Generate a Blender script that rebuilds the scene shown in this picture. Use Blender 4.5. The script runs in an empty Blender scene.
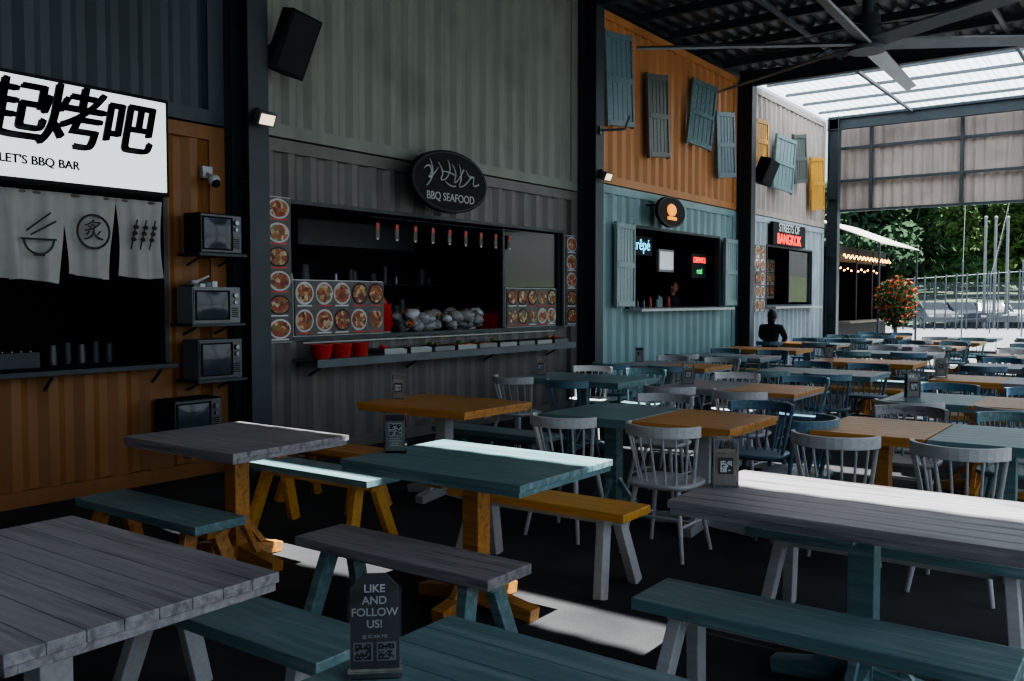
import bpy, math, random
from mathutils import Vector, Matrix, Quaternion
random.seed(7)
R=math.radians
scene=bpy.context.scene
col=scene.collection

# ------------------------------------------------------------------ materials
def lin(h):
    h=h.lstrip('#'); o=[]
    for i in (0,2,4):
        c=int(h[i:i+2],16)/255
        o.append(c/12.92 if c<=.04045 else ((c+.055)/1.055)**2.4)
    return (o[0],o[1],o[2],1)
def mul(c,k): return (min(1,c[0]*k),min(1,c[1]*k),min(1,c[2]*k),1)
def base(name):
    m=bpy.data.materials.new(name); m.use_nodes=True
    nt=m.node_tree; b=nt.nodes['Principled BSDF']
    return m,nt,b
def noise_mat(name,h,rough=.5,var=.2,scale=(3,3,3),detail=6,bump=0,metal=0,spec=.5,dirt=0,wear=None):
    m,nt,b=base(name); c=lin(h)
    tc=nt.nodes.new('ShaderNodeTexCoord'); mp=nt.nodes.new('ShaderNodeMapping')
    mp.inputs['Scale'].default_value=scale
    nt.links.new(tc.outputs['Object'],mp.inputs[0])
    n=nt.nodes.new('ShaderNodeTexNoise'); n.inputs['Detail'].default_value=detail; n.inputs['Scale'].default_value=1
    n.inputs['Roughness'].default_value=.65
    nt.links.new(mp.outputs[0],n.inputs['Vector'])
    r=nt.nodes.new('ShaderNodeValToRGB'); r.color_ramp.elements[0].position=.3; r.color_ramp.elements[1].position=.7
    r.color_ramp.elements[0].color=mul(c,1-var); r.color_ramp.elements[1].color=mul(c,1+var)
    nt.links.new(n.outputs[0],r.inputs[0])
    out=r.outputs[0]
    def over(out,scl,lo,hi,amt,colr,vec):
        n2=nt.nodes.new('ShaderNodeTexNoise'); n2.inputs['Scale'].default_value=scl; n2.inputs['Detail'].default_value=8
        nt.links.new(vec,n2.inputs['Vector'])
        r2=nt.nodes.new('ShaderNodeValToRGB'); r2.color_ramp.elements[0].position=lo; r2.color_ramp.elements[1].position=hi
        nt.links.new(n2.outputs[0],r2.inputs[0])
        mx=nt.nodes.new('ShaderNodeMix'); mx.data_type='RGBA'
        ml=nt.nodes.new('ShaderNodeMath'); ml.operation='MULTIPLY'; ml.inputs[1].default_value=amt
        nt.links.new(r2.outputs[0],ml.inputs[0]); nt.links.new(ml.outputs[0],mx.inputs[0])
        nt.links.new(out,mx.inputs[6]); mx.inputs[7].default_value=colr
        return mx.outputs[2]
    if dirt>0: out=over(out,1.1,.52,.75,dirt,mul(c,.45),tc.outputs['Object'])
    if wear:
        mp2=nt.nodes.new('ShaderNodeMapping'); mp2.inputs['Scale'].default_value=(1.2,16,16); mp2.inputs['Location'].default_value=(3,7,1)
        nt.links.new(tc.outputs['Object'],mp2.inputs[0])
        out=over(out,1.6,.53,.64,.75,lin(wear),mp2.outputs[0])
    nt.links.new(out,b.inputs['Base Color'])
    b.inputs['Roughness'].default_value=rough; b.inputs['Metallic'].default_value=metal
    b.inputs['Specular IOR Level'].default_value=spec
    if bump:
        bp=nt.nodes.new('ShaderNodeBump'); bp.inputs['Strength'].default_value=bump; bp.inputs['Distance'].default_value=.01
        nt.links.new(n.outputs[0],bp.inputs['Height']); nt.links.new(bp.outputs[0],b.inputs['Normal'])
    return m
def wood(name,h,wear=.25,rough=.33,w=None):
    return noise_mat(name,h,rough=rough,var=wear,scale=(2.2,38,38),detail=8,bump=.3,dirt=.35,wear=w,spec=.6)
def emis(name,h,s):
    m,nt,b=base(name); b.inputs['Base Color'].default_value=lin(h)
    b.inputs['Emission Color'].default_value=lin(h); b.inputs['Emission Strength'].default_value=s
    return m
def wall_paint(name,h,var=.14,dirt=.55,rough=.5):
    return noise_mat(name,h,rough=rough,var=var,scale=(4,4,.7),dirt=dirt,bump=.05)

M={}
M['teal']=wood('painted_wood_teal','#66878b',w='#8ba1a4'); M['grey']=wood('painted_wood_grey','#959396',.32,w='#66666a')
M['orange']=wood('painted_wood_orange','#c48a44',w='#8d6538'); M['white']=wood('painted_wood_white','#b8babc',.12)
M['blue']=wood('painted_wood_blue','#527487'); M['dgrey']=wood('painted_wood_darkgrey','#50565a')
M['yellow']=wood('painted_wood_yellow','#cf9a40'); M['paleteal']=wood('painted_wood_paleteal','#7a979b')
M['shut1']=wood('shutter_faded_blue','#68828a',.35); M['shut2']=wood('shutter_weathered_grey','#5d6461',.4)
M['steel']=noise_mat('steel_dark_paint','#333d43',.5,.2,(4,4,4)); 
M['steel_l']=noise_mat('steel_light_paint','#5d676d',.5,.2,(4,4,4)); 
M['metal']=noise_mat('stainless_steel','#8a8e92',.32,.1,(3,3,3),metal=.9)
M['fan']=noise_mat('fan_aluminium','#9ba0a4',.45,.1,(3,3,3),metal=.2)
M['black']=noise_mat('black_plastic','#131415',.6,.2,(8,8,8),spec=.2)
M['interior']=noise_mat('stall_interior_paint','#1b1d1e',.8,.3,(2,2,2))
M['red']=noise_mat('red_plastic','#b9231c',.35,.15,(8,8,8))
M['greenp']=noise_mat('green_packet','#4f6f3e',.4,.3,(12,12,12)); M['yellowp']=noise_mat('yellow_packet','#b39a55',.4,.3,(12,12,12))
M['paper']=noise_mat('printed_paper','#c8cbcd',.6,.06,(10,10,10))
M['board']=noise_mat('menu_board_print','#5a5752',.55,.35,(14,14,14))
M['ink']=noise_mat('black_ink','#0d0d0e',.6,.1,(10,10,10))
M['ochre_w']=wall_paint('container_ochre','#8a5d30'); M['slate_w']=wall_paint('container_slate','#444f55')
M['olive_w']=wall_paint('container_sage_grey','#80857c'); M['brown_w']=wall_paint('container_taupe','#6c6965')
M['orange_w']=wall_paint('container_orange','#c2854f'); M['teal_w']=wall_paint('container_teal','#88a9ab')
M['pink_w']=wall_paint('container_beige','#aea39b'); M['white_w']=wall_paint('container_pale_blue','#a9b6bd')
M['end_w']=wall_paint('gable_beige','#ab9e96',rough=.6)
M['roof']=noise_mat('roof_sheet_dark','#44494c',.5,.15,(2,2,2))
M['cloth']=noise_mat('noren_cloth','#aaa9a5',.9,.07,(6,6,6))
M['skin']=noise_mat('skin','#a87458',.55,.06,(9,9,9)); M['hair']=noise_mat('hair','#0c0a09',.5,.3,(40,40,8))
M['cloth_dark']=noise_mat('dark_clothes','#15171c',.85,.2,(9,9,9))
M['plastic_bag']=noise_mat('clear_bag','#8f9292',.22,.5,(14,14,14),bump=.5)
M['card']=noise_mat('sign_card_dark','#34373b',.5,.1,(8,8,8))
M['napkin']=noise_mat('paper_napkins','#a79f95',.8,.12,(60,60,4))
M['glow_w']=emis('lightbox_white','#eaf1f5',.8)
M['glow_warm']=emis('bulb_warm','#ffb45a',9); M['glow_red']=emis('neon_red','#ff2b22',3); M['glow_cyan']=emis('neon_cyan','#63d0ff',1.8)
M['glow_green']=emis('neon_green','#2fd06a',1.6); M['glow_txt']=emis('letters_white','#b9c0c4',.45); M['glow_or']=emis('logo_orange','#ff9a2a',.9)
M['signtxt']=noise_mat('printed_letters','#b4b8bb',.6,.05,(9,9,9))
M['flood']=emis('flood_lens','#f4dcc0',1.2); M['tube']=emis('kitchen_tube_lamp','#fff0d8',6)
M['tvgrey']=noise_mat('tv_case_grey','#7f8484',.5,.1,(4,4,4)); M['screen']=noise_mat('crt_screen','#39424a',.12,.2,(3,3,3))
def food():
    m,nt,b=base('food_print')
    tc=nt.nodes.new('ShaderNodeTexCoord'); v=nt.nodes.new('ShaderNodeTexVoronoi'); v.inputs['Scale'].default_value=24
    nt.links.new(tc.outputs['Object'],v.inputs['Vector'])
    r=nt.nodes.new('ShaderNodeValToRGB'); cr=r.color_ramp
    cr.elements[0].color=lin('#5b1a0c'); cr.elements[1].color=lin('#b98a4a')
    for p,c in ((.25,'#96361f'),(.5,'#a5622e'),(.65,'#4b6030'),(.8,'#cdb894')):
        e=cr.elements.new(p); e.color=lin(c)
    s=nt.nodes.new('ShaderNodeSeparateColor'); nt.links.new(v.outputs['Color'],s.inputs[0]); nt.links.new(s.outputs[0],r.inputs[0])
    nt.links.new(r.outputs[0],b.inputs['Base Color']); b.inputs['Roughness'].default_value=.5
    return m
M['food']=food()
def acrylic():
    m,nt,b=base('acrylic_clear'); out=nt.nodes['Material Output']
    t=nt.nodes.new('ShaderNodeBsdfTransparent'); g=nt.nodes.new('ShaderNodeBsdfGlossy'); g.inputs['Roughness'].default_value=.05
    f=nt.nodes.new('ShaderNodeFresnel'); f.inputs[0].default_value=1.45
    mx=nt.nodes.new('ShaderNodeMixShader'); nt.links.new(f.outputs[0],mx.inputs[0]); nt.links.new(t.outputs[0],mx.inputs[1]); nt.links.new(g.outputs[0],mx.inputs[2])
    nt.links.new(mx.outputs[0],out.inputs[0]); return m
M['acrylic']=acrylic()
def poly():
    m,nt,b=base('polycarbonate_sheet'); out=nt.nodes['Material Output']
    d=nt.nodes.new('ShaderNodeBsdfDiffuse'); d.inputs[0].default_value=(.7,.75,.78,1)
    t=nt.nodes.new('ShaderNodeBsdfTranslucent'); t.inputs[0].default_value=(.62,.70,.76,1)
    mx=nt.nodes.new('ShaderNodeMixShader'); mx.inputs[0].default_value=.6
    nt.links.new(d.outputs[0],mx.inputs[1]); nt.links.new(t.outputs[0],mx.inputs[2]); nt.links.new(mx.outputs[0],out.inputs[0]); return m
M['poly']=poly()
def leafm(n,h,v=.4): return noise_mat(n,h,.85,v,(3,3,3),spec=.1)
M['leaf']=leafm('foliage','#556b45'); M['leaf2']=leafm('foliage_dark','#384f38'); M['flower']=leafm('orange_flowers','#b8502c')
M['bark']=noise_mat('bark','#6f695f',.8,.3,(4,4,1)); M['pot']=noise_mat('pot_ceramic','#5a5a58',.6,.1,(4,4,4))
M['tarmac']=noise_mat('tarmac','#666a6d',.8,.15,(.5,.5,.5)); M['grass']=noise_mat('grass_bank','#55654a',.9,.3,(1,1,1))
M['glass_dark']=noise_mat('dark_glass','#14181c',.1,.1,(2,2,2)); M['rubber']=noise_mat('rubber','#0e0e0e',.8,.1,(4,4,4))
M['carw']=noise_mat('car_paint_white','#a4a8ac',.25,.03,(2,2,2)); M['card_s']=noise_mat('car_paint_dark','#20262c',.25,.05,(2,2,2)); M['carb']=noise_mat('car_paint_silver','#62676b',.25,.05,(2,2,2))
def floorm():
    m,nt,b=base('floor_asphalt')
    tc=nt.nodes.new('ShaderNodeTexCoord'); n=nt.nodes.new('ShaderNodeTexNoise'); n.inputs['Scale'].default_value=1.3; n.inputs['Detail'].default_value=10
    n3=nt.nodes.new('ShaderNodeTexNoise'); n3.inputs['Scale'].default_value=110
    nt.links.new(tc.outputs['Object'],n.inputs['Vector']); nt.links.new(tc.outputs['Object'],n3.inputs['Vector'])
    r=nt.nodes.new('ShaderNodeValToRGB'); r.color_ramp.elements[0].position=.35; r.color_ramp.elements[1].position=.7
    r.color_ramp.elements[0].color=lin('#343639'); r.color_ramp.elements[1].color=lin('#525456')
    nt.links.new(n.outputs[0],r.inputs[0])
    mx=nt.nodes.new('ShaderNodeMix'); mx.data_type='RGBA'; mx.blend_type='MULTIPLY'; mx.inputs[0].default_value=.6
    nt.links.new(r.outputs[0],mx.inputs[6]); nt.links.new(n3.outputs[0],mx.inputs[7])
    nt.links.new(mx.outputs[2],b.inputs['Base Color'])
    b.inputs['Roughness'].default_value=.8; b.inputs['Specular IOR Level'].default_value=.25
    bp=nt.nodes.new('ShaderNodeBump'); bp.inputs['Strength'].default_value=.5; bp.inputs['Distance'].default_value=.006
    nt.links.new(n3.outputs[0],bp.inputs['Height']); nt.links.new(bp.outputs[0],b.inputs['Normal'])
    return m
M['floor']=floorm()

# ------------------------------------------------------------------ mesh builder
class MB:
    def __init__(s): s.v=[]; s.f=[]; s.mi=[]; s.mats=[]; s.sm=[]
    def m(s,k):
        if k not in s.mats: s.mats.append(k)
        return s.mats.index(k)
    def add(s,vs,fs,k,smooth=False):
        o=len(s.v); s.v+= [tuple(v) for v in vs]; i=s.m(k)
        for f in fs: s.f.append(tuple(a+o for a in f)); s.mi.append(i); s.sm.append(smooth)
    def box(s,x0,x1,y0,y1,z0,z1,k,mat=None):
        vs=[Vector(p) for p in ((x0,y0,z0),(x1,y0,z0),(x1,y1,z0),(x0,y1,z0),(x0,y0,z1),(x1,y0,z1),(x1,y1,z1),(x0,y1,z1))]
        if mat: vs=[mat@v for v in vs]
        s.add(vs,[(0,3,2,1),(4,5,6,7),(0,1,5,4),(1,2,6,5),(2,3,7,6),(3,0,4,7)],k)
    def beam(s,p0,p1,w,t,k,w2=None,t2=None,up=Vector((0,0,1))):
        p0=Vector(p0);p1=Vector(p1); d=(p1-p0).normalized()
        if abs(d.dot(up))>.95: up=Vector((0,1,0))
        a=d.cross(up).normalized(); b=a.cross(d).normalized(); w2=w2 or w; t2=t2 or t
        vs=[]
        for p,W,T in ((p0,w,t),(p1,w2,t2)):
            for sa,sb in ((-1,-1),(1,-1),(1,1),(-1,1)): vs.append(p+a*sa*W/2+b*sb*T/2)
        s.add(vs,[(0,3,2,1),(4,5,6,7),(0,1,5,4),(1,2,6,5),(2,3,7,6),(3,0,4,7)],k)
    def cyl(s,p0,p1,r0,r1,k,n=10,cap=True):
        p0=Vector(p0);p1=Vector(p1); d=(p1-p0).normalized(); up=Vector((0,0,1)) if abs(d.z)<.9 else Vector((1,0,0))
        a=d.cross(up).normalized(); b=a.cross(d).normalized(); vs=[]
        for p,r in ((p0,r0),(p1,r1)):
            for i in range(n):
                t=2*math.pi*i/n; vs.append(p+a*math.cos(t)*r+b*math.sin(t)*r)
        s.add(vs,[(i,(i+1)%n,n+(i+1)%n,n+i) for i in range(n)],k,True)
        if cap: s.add(vs,[tuple(range(n))[::-1],tuple(range(n,2*n))],k)
    def disc_x(s,x,y,z,ry,rz,k,n=20,t=.004):
        vs=[(x,y+ry*math.cos(2*math.pi*i/n),z+rz*math.sin(2*math.pi*i/n)) for i in range(n)]
        vs+=[(x-t,a[1],a[2]) for a in vs]
        s.add(vs,[tuple(range(n))]+[(i,n+i,n+(i+1)%n,(i+1)%n) for i in range(n)],k)
    def sphere(s,c,r,k,nu=14,nv=9,jit=0):
        if not isinstance(r,(tuple,list)): r=(r,r,r)
        vs=[];fs=[]
        for j in range(nv+1):
            ph=math.pi*j/nv
            for i in range(nu):
                t=2*math.pi*i/nu; q=1+random.uniform(-jit,jit)
                vs.append((c[0]+r[0]*q*math.sin(ph)*math.cos(t),c[1]+r[1]*q*math.sin(ph)*math.sin(t),c[2]+r[2]*q*math.cos(ph)))
        for j in range(nv):
            for i in range(nu): fs.append((j*nu+i,(j+1)*nu+i,(j+1)*nu+(i+1)%nu,j*nu+(i+1)%nu))
        s.add(vs,fs,k,True)
    def sweep(s,pts,h,t,k):
        n=len(pts); vs=[];fs=[]
        for i,p in enumerate(pts):
            p=Vector(p); d=(Vector(pts[min(n-1,i+1)])-Vector(pts[max(0,i-1)])); d.z=0; d.normalize(); a=Vector((d.y,-d.x,0))
            for sa,sb in ((-1,-1),(1,-1),(1,1),(-1,1)): vs.append(p+a*sa*t/2+Vector((0,0,sb*h/2)))
        for i in range(n-1):
            for j in range(4): fs.append((i*4+j,i*4+(j+1)%4,(i+1)*4+(j+1)%4,(i+1)*4+j))
        fs+=[(0,3,2,1),tuple(range(4*n-4,4*n))]
        s.add(vs,fs,k)
    def corr(s,o,u,v,lu,lv,k,period=.28,depth=.045,nrm=None,thick=.01):
        o=Vector(o);u=Vector(u).normalized();v=Vector(v).normalized(); w=(nrm and Vector(nrm)) or u.cross(v)
        prof=[];a=0; seg=[(0,0),(.25,0),(.5,1),(.75,1)]
        while a<lu+1e-6:
            for fr,dd in seg:
                if a+fr*period<lu: prof.append((a+fr*period,dd*-depth))
            a+=period
        prof.append((lu,0))
        vs=[]
        for a,dd in prof: vs.append(o+u*a+w*dd); vs.append(o+u*a+w*dd+v*lv)
        n=len(prof)
        s.add(vs,[(2*i,2*i+2,2*i+3,2*i+1) for i in range(n-1)],k)
    def mesh(s,name):
        me=bpy.data.meshes.new(name); me.from_pydata(s.v,[],s.f); me.update()
        for k in s.mats: me.materials.append(M[k])
        me.polygons.foreach_set('material_index',s.mi); me.polygons.foreach_set('use_smooth',s.sm)
        return me
    def obj(s,name,loc=(0,0,0),rot=0,bevel=0,parent=None):
        return place(name,s.mesh(name),loc,rot,bevel,parent)
def place(name,me,loc=(0,0,0),rot=0,bevel=0,parent=None):
    o=bpy.data.objects.new(name,me); col.objects.link(o); o.location=loc; o.rotation_euler=(0,0,rot)
    if bevel:
        b=o.modifiers.new('bevel','BEVEL'); b.width=bevel; b.segments=2; b.limit_method='ANGLE'
    if parent: o.parent=parent
    return o
def text(body,loc,size,k,rot=(R(90),0,R(90)),parent=None,align='CENTER',off=0,sx=1,ext=.002,name='lettering',shear=0):
    c=bpy.data.curves.new(name,'FONT'); c.body=body; c.size=size; c.align_x=align; c.align_y='CENTER'; c.extrude=ext; c.offset=off; c.shear=shear
    c.materials.append(M[k]); o=bpy.data.objects.new(name,c); col.objects.link(o)
    o.location=loc; o.rotation_euler=rot; o.scale=(sx,1,1)
    if parent: o.parent=parent
    return o

# ------------------------------------------------------------------ shell
b=MB(); b.box(-3,12,-6,23.2,-.12,0,'floor'); b.obj('floor')
b=MB(); b.box(-60,90,23.2,140,-.13,-.01,'tarmac'); b.box(12,90,-40,23.2,-.13,-.01,'tarmac'); b.obj('ground_outside')

def container(name,y0,y1,z0,z1,kw,opening=None,rail=None):
    """steel box; long face in plane x=0"""
    rail=rail or kw
    e=MB()
    p=.16
    if opening:
        a0,a1,c0,c1=opening
        e.corr((0,y0+p,z0+.12),(0,1,0),(0,0,1),a0-y0-p,z1-z0-.24,kw,nrm=(1,0,0))
        e.corr((0,a1,z0+.12),(0,1,0),(0,0,1),y1-p-a1,z1-z0-.24,kw,nrm=(1,0,0))
        e.corr((0,a0,z0+.12),(0,1,0),(0,0,1),a1-a0,c0-z0-.12,kw,nrm=(1,0,0))
        e.corr((0,a0,c1),(0,1,0),(0,0,1),a1-a0,z1-.12-c1,kw,nrm=(1,0,0))
        for q in ((a0-.04,a0,c0-.04,c1+.04),(a1,a1+.04,c0-.04,c1+.04),(a0,a1,c0-.04,c0),(a0,a1,c1,c1+.04)):
            e.box(-.07,.02,q[0],q[1],q[2],q[3],'steel')
        X=-2.4
        e.box(X-.03,X,y0+.05,y1-.05,z0,z1-.05,'interior')
        e.box(X,-.08,y0+.05,y0+.08,z0+.1,z1-.05,'interior'); e.box(X,-.08,y1-.08,y1-.05,z0+.1,z1-.05,'interior')
        e.box(X,-.06,y0+.05,y1-.05,z0+.02,z0+.16,'interior'); e.box(X,-.06,y0+.05,y1-.05,z1-.1,z1-.03,'interior')
        e.box(-.08,-.06,y0+.08,a0-.04,z0+.16,z1-.1,'interior'); e.box(-.08,-.06,a1+.04,y1-.08,z0+.16,z1-.1,'interior')
        e.box(-.08,-.06,a0-.04,a1+.04,z0+.16,c0-.04,'interior'); e.box(-.08,-.06,a0-.04,a1+.04,c1+.04,z1-.1,'interior')
    else:
        e.corr((0,y0+p,z0+.12),(0,1,0),(0,0,1),y1-y0-2*p,z1-z0-.24,kw,nrm=(1,0,0))
        e.box(-2.44,-.06,y0,y1,z0+.02,z1-.02,'interior')
    for yy in (y0,y1-p): e.box(-.12,.02,yy,yy+p,z0,z1,rail)
    e.box(-.12,.02,y0+p,y1-p,z0,z0+.12,rail); e.box(-.12,.02,y0+p,y1-p,z1-.12,z1,rail)
    e.box(-2.46,-.12,y0-.005,y0+.03,z0,z1,kw); e.box(-2.46,-.12,y1-.03,y1+.005,z0,z1,kw)
    return e.obj(name,bevel=0)
container('wall_container_bbq_bar',-3,5.04,0,3.08,'ochre_w',(1.2,4.42,1.02,2.44))
container('wall_container_bbq_bar_upper',-3,5.04,3.1,5.85,'slate_w')
container('wall_container_seafood',5.36,10.98,0,3.08,'brown_w',(5.78,10.6,1.19,2.48))
container('wall_container_seafood_upper',5.36,10.98,3.1,5.85,'olive_w')
container('wall_container_teal',11.3,16.8,0,3.28,'teal_w',(12.55,16.0,1.43,2.7))
container('wall_container_orange_upper',11.3,16.8,3.3,5.85,'orange_w')
container('wall_container_bangkok',17.1,22.3,0,3.28,'white_w',(18.5,21.4,1.45,2.68))
container('wall_container_beige_upper',17.1,22.3,3.3,5.85,'pink_w')

for X0 in (.04,10.4):
    for y in (5.09,11.02,16.84,22.4,):
        b=MB()
        b.box(X0,X0+.02,y,y+.22,0,6,'steel'); b.box(X0+.24,X0+.26,y,y+.22,0,6,'steel'); b.box(X0+.02,X0+.24,y+.1,y+.12,0,6,'steel')
        b.box(X0-.02,X0+.28,y-.04,y+.26,0,.03,'steel')
        for z in (1.2,2.6,4.0): b.box(X0+.02,X0+.24,y+.02,y+.2,z,z+.015,'steel')
        b.obj('steel_column')

b=MB()
def roofpiece(x0,x1,y0,y1):
    b.corr((x0,y0,6.1),(1,0,0),(0,1,0),x1-x0,y1-y0,'roof',period=.25,depth=.04,nrm=(0,0,-1))
    b.box(x0,x1,y0,y1,6.141,6.18,'roof')
roofpiece(-2.6,10.8,-6,5.14); roofpiece(-2.6,3.15,5.14,5.5); roofpiece(-2.6,10.8,5.5,9.9); roofpiece(-2.6,3.0,9.9,10.2); roofpiece(-2.6,10.8,10.2,14.2)
roofpiece(-2.6,4.7,14.2,14.5); roofpiece(-2.6,10.8,14.5,16.5); roofpiece(-2.6,5.4,16.5,16.8); roofpiece(-2.6,10.8,16.8,18.2)
b.obj('ceiling_roof_sheet')
b=MB()
for i in range(8):
    x0=-.3+i*1.4; b.corr((x0,18.25,6.12),(1,0,0),(0,1,0),1.385,5.4,'poly',period=.17,depth=.03,nrm=(0,0,-1))
b.obj('ceiling_translucent_roof')
b=MB(); y=-5.5
while y<23.3:
    if not (4.95<y<5.6 or 9.8<y<10.3):
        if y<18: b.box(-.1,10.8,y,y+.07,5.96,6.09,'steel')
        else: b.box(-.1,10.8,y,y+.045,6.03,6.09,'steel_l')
    y+=1.15
b.obj('ceiling_purlins')
b=MB()
for y in (5.1+.6,11.06,16.88,22.44):
    b.box(0,10.7,y,y+.14,5.68,5.7,'steel'); b.box(0,10.7,y,y+.14,5.93,5.95,'steel'); b.box(0,10.7,y+.06,y+.08,5.7,5.93,'steel')
for x in (1.9,4.6,7.4): b.box(x,x+.06,11.3,23.3,5.9,5.955,'steel_l')
b.obj('ceiling_roof_beams')
b=MB()
b.corr((-.1,23.0,3.75),(1,0,0),(0,0,1),11,2.35,'end_w',period=.22,depth=.04,nrm=(0,-1,0))
for z in (3.72,4.45,5.25,6.02): b.box(-.1,10.9,22.88,22.95,z,z+.06,'steel')
for x in (.9,2.9,4.2,6.2,8.4): b.box(x,x+.07,22.86,22.95,3.72,6.08,'steel')
b.obj('wall_gable_end')
b=MB(); b.corr((-3,-5.9,0),(1,0,0),(0,0,1),13.5,6,'slate_w',nrm=(0,1,0)); b.obj('wall_unseen_light_block')  # unseen wall added behind the camera to block ambient light from the rear

# ------------------------------------------------------------------ furniture
def table_mesh(w,d,segs,post,foot):
    e=MB(); H=.75; T=.032; n=8; x0=-w/2
    for fe,k in segs:
        x1=-w/2+w*fe
        for i in range(n):
            a=-d/2+i*d/n; e.box(x0+.001,x1-.001,a+.0008,a+d/n-.0008,H-T,H,k)
        x0=x1
    k0=segs[0][1]
    for q in ((-w/2+.01,w/2-.01,-d/2+.006,-d/2+.036),(-w/2+.01,w/2-.01,d/2-.036,d/2-.006),(-w/2+.01,-w/2+.04,-d/2+.036,d/2-.036),(w/2-.04,w/2-.01,-d/2+.036,d/2-.036)):
        e.box(q[0],q[1],q[2],q[3],H-T-.026,H-T,k0)
    e.box(-w/2+.12,w/2-.12,-.045,.045,H-T-.06,H-T,post); e.box(-.045,.045,-d/2+.08,d/2-.08,H-T-.06,H-T,post)
    e.box(-.05,.05,-.05,.05,.04,H-T-.05,post)
    for sx,sy in ((1,0),(-1,0),(0,1),(0,-1)):
        L=.36 if sx else .3
        e.beam((0,0,.075),(sx*L,sy*L,.03),.08,.09,foot,.08,.06)
        e.beam((sx*.04,sy*.04,.26),(sx*.18,sy*.18,.08),.035,.035,foot)
    return e.mesh('dining_table')
def put_table(x,y,w=1.2,d=.85,segs=(('',''),),post='white',foot=None,rot=0):
    return place('dining_table',table_mesh(w,d,segs,post,foot or post),(x,y,0),rot,.0025)
def bench_mesh(k,kl,L=1.18):
    e=MB(); H=.45
    e.box(-L/2,L/2,-.15,.15,H-.045,H,k)
    e.box(-L/2+.08,L/2-.08,-.025,.025,H-.1,H-.045,kl)
    for sx in (-1,1):
        X=sx*(L/2-.16)
        e.box(X-.03,X+.03,-.11,.11,H-.09,H-.045,kl)
        for sy in (-1,1): e.beam((X,sy*.07,H-.05),(X+sx*.05,sy*.19,0.0),.05,.075,kl)
    return e.mesh('bench')
def put_bench(x,y,k,kl,L=1.18,rot=0): return place('bench',bench_mesh(k,kl,L),(x,y,0),rot,.004)
chair_cache={}
def chair_mesh(k):
    if k in chair_cache: return chair_cache[k]
    e=MB(); n=24; H=.45
    ring=[]
    for i in range(n):
        t=2*math.pi*i/n; c,s_=math.cos(t),math.sin(t)
        ring.append((.215*math.copysign(abs(c)**.6,c),.205*math.copysign(abs(s_)**.6,s_)))
    vs=[(x*.93,y*.93,H-.035) for x,y in ring]+[(x,y,H-.02) for x,y in ring]+[(x,y,H-.004) for x,y in ring]+[(x*.95,y*.95,H) for x,y in ring]+[(x*.6,y*.6,H-.008) for x,y in ring]
    fs=[]
    for j in range(4): fs+=[(j*n+i,j*n+(i+1)%n,(j+1)*n+(i+1)%n,(j+1)*n+i) for i in range(n)]
    fs+=[tuple(range(n))[::-1],tuple(range(4*n,5*n))]
    e.add(vs,fs,k,True)
    for sx in (-1,1):
        for sy in (-1,1):
            e.cyl((sx*.14,sy*.13,H-.03),(sx*.205,sy*.20,0),.019,.013,k,8)
    for sx in (-1,1): e.cyl((sx*.176,-.168,.2),(sx*.176,.168,.2),.01,.01,k,6)
    e.cyl((-.176,0,.2),(.176,0,.2),.01,.01,k,6)
    def P(a,r,z,l): return (r*math.sin(a),.03-r*math.cos(a)*.93-l,z)
    m=9
    for i in range(m):
        a=R(-78+156*i/(m-1)); rr=.014 if i in (0,m-1) else .0085
        e.cyl(P(a,.185,H-.01,0),P(a,.235,.755,.045),rr,rr*.9,k,7)
    pts=[P(R(-84+168*i/16),.237,.765,.047) for i in range(17)]
    e.sweep(pts,.068,.024,k)
    me=e.mesh('dining_chair'); chair_cache[k]=me; return me
def put_chair(x,y,k,rot=0): return place('dining_chair',chair_mesh(k),(x,y,0),rot,.003)

put_table(4.21,1.32,1.18,.78,((1,'grey'),),'white')
put_table(6.03,1.33,1.18,.80,((1,'teal'),),'teal')
put_table(2.47,3.30,1.04,.82,((1,'grey'),),'orange')
put_table(4.10,3.52,1.12,.80,((1,'teal'),),'orange')
put_table(5.95,3.65,1.32,.80,((1,'grey'),),'teal')
put_table(2.32,5.36,1.10,.84,((1,'orange'),),'white')
put_table(3.67,5.66,.7,.84,((1,'teal'),),'teal'); put_table(4.38,5.66,.7,.84,((1,'orange'),),'white')
put_table(5.45,5.95,.66,.84,((1,'orange'),),'orange'); put_table(6.15,5.95,.72,.84,((1,'teal'),),'teal')
put_bench(4.20,2.90,'grey','teal',1.14); put_bench(4.08,4.16,'yellow','white')
put_bench(2.56,2.72,'teal','orange',1.12); put_bench(2.4,4.0,'teal','yellow')
put_bench(5.94,3.06,'teal','white',1.25); put_bench(5.9,4.32,'teal','white',1.3)
put_bench(4.25,1.96,'teal','white'); put_bench(1.8,4.66,'orange','orange',1.0)
put_bench(2.3,6.05,'teal','teal'); 
for x,y,k,r in ((3.7,5.0,'white',0),(4.42,5.0,'white',0),(5.38,5.22,'white',.05),(6.02,5.24,'white',-.05),
                (3.7,6.35,'white',math.pi),(4.5,6.3,'blue',math.pi),(4.98,5.75,'blue',math.pi/2),(5.45,6.62,'grey',math.pi),(6.1,6.62,'teal',math.pi)):
    put_chair(x,y,k,r)
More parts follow.
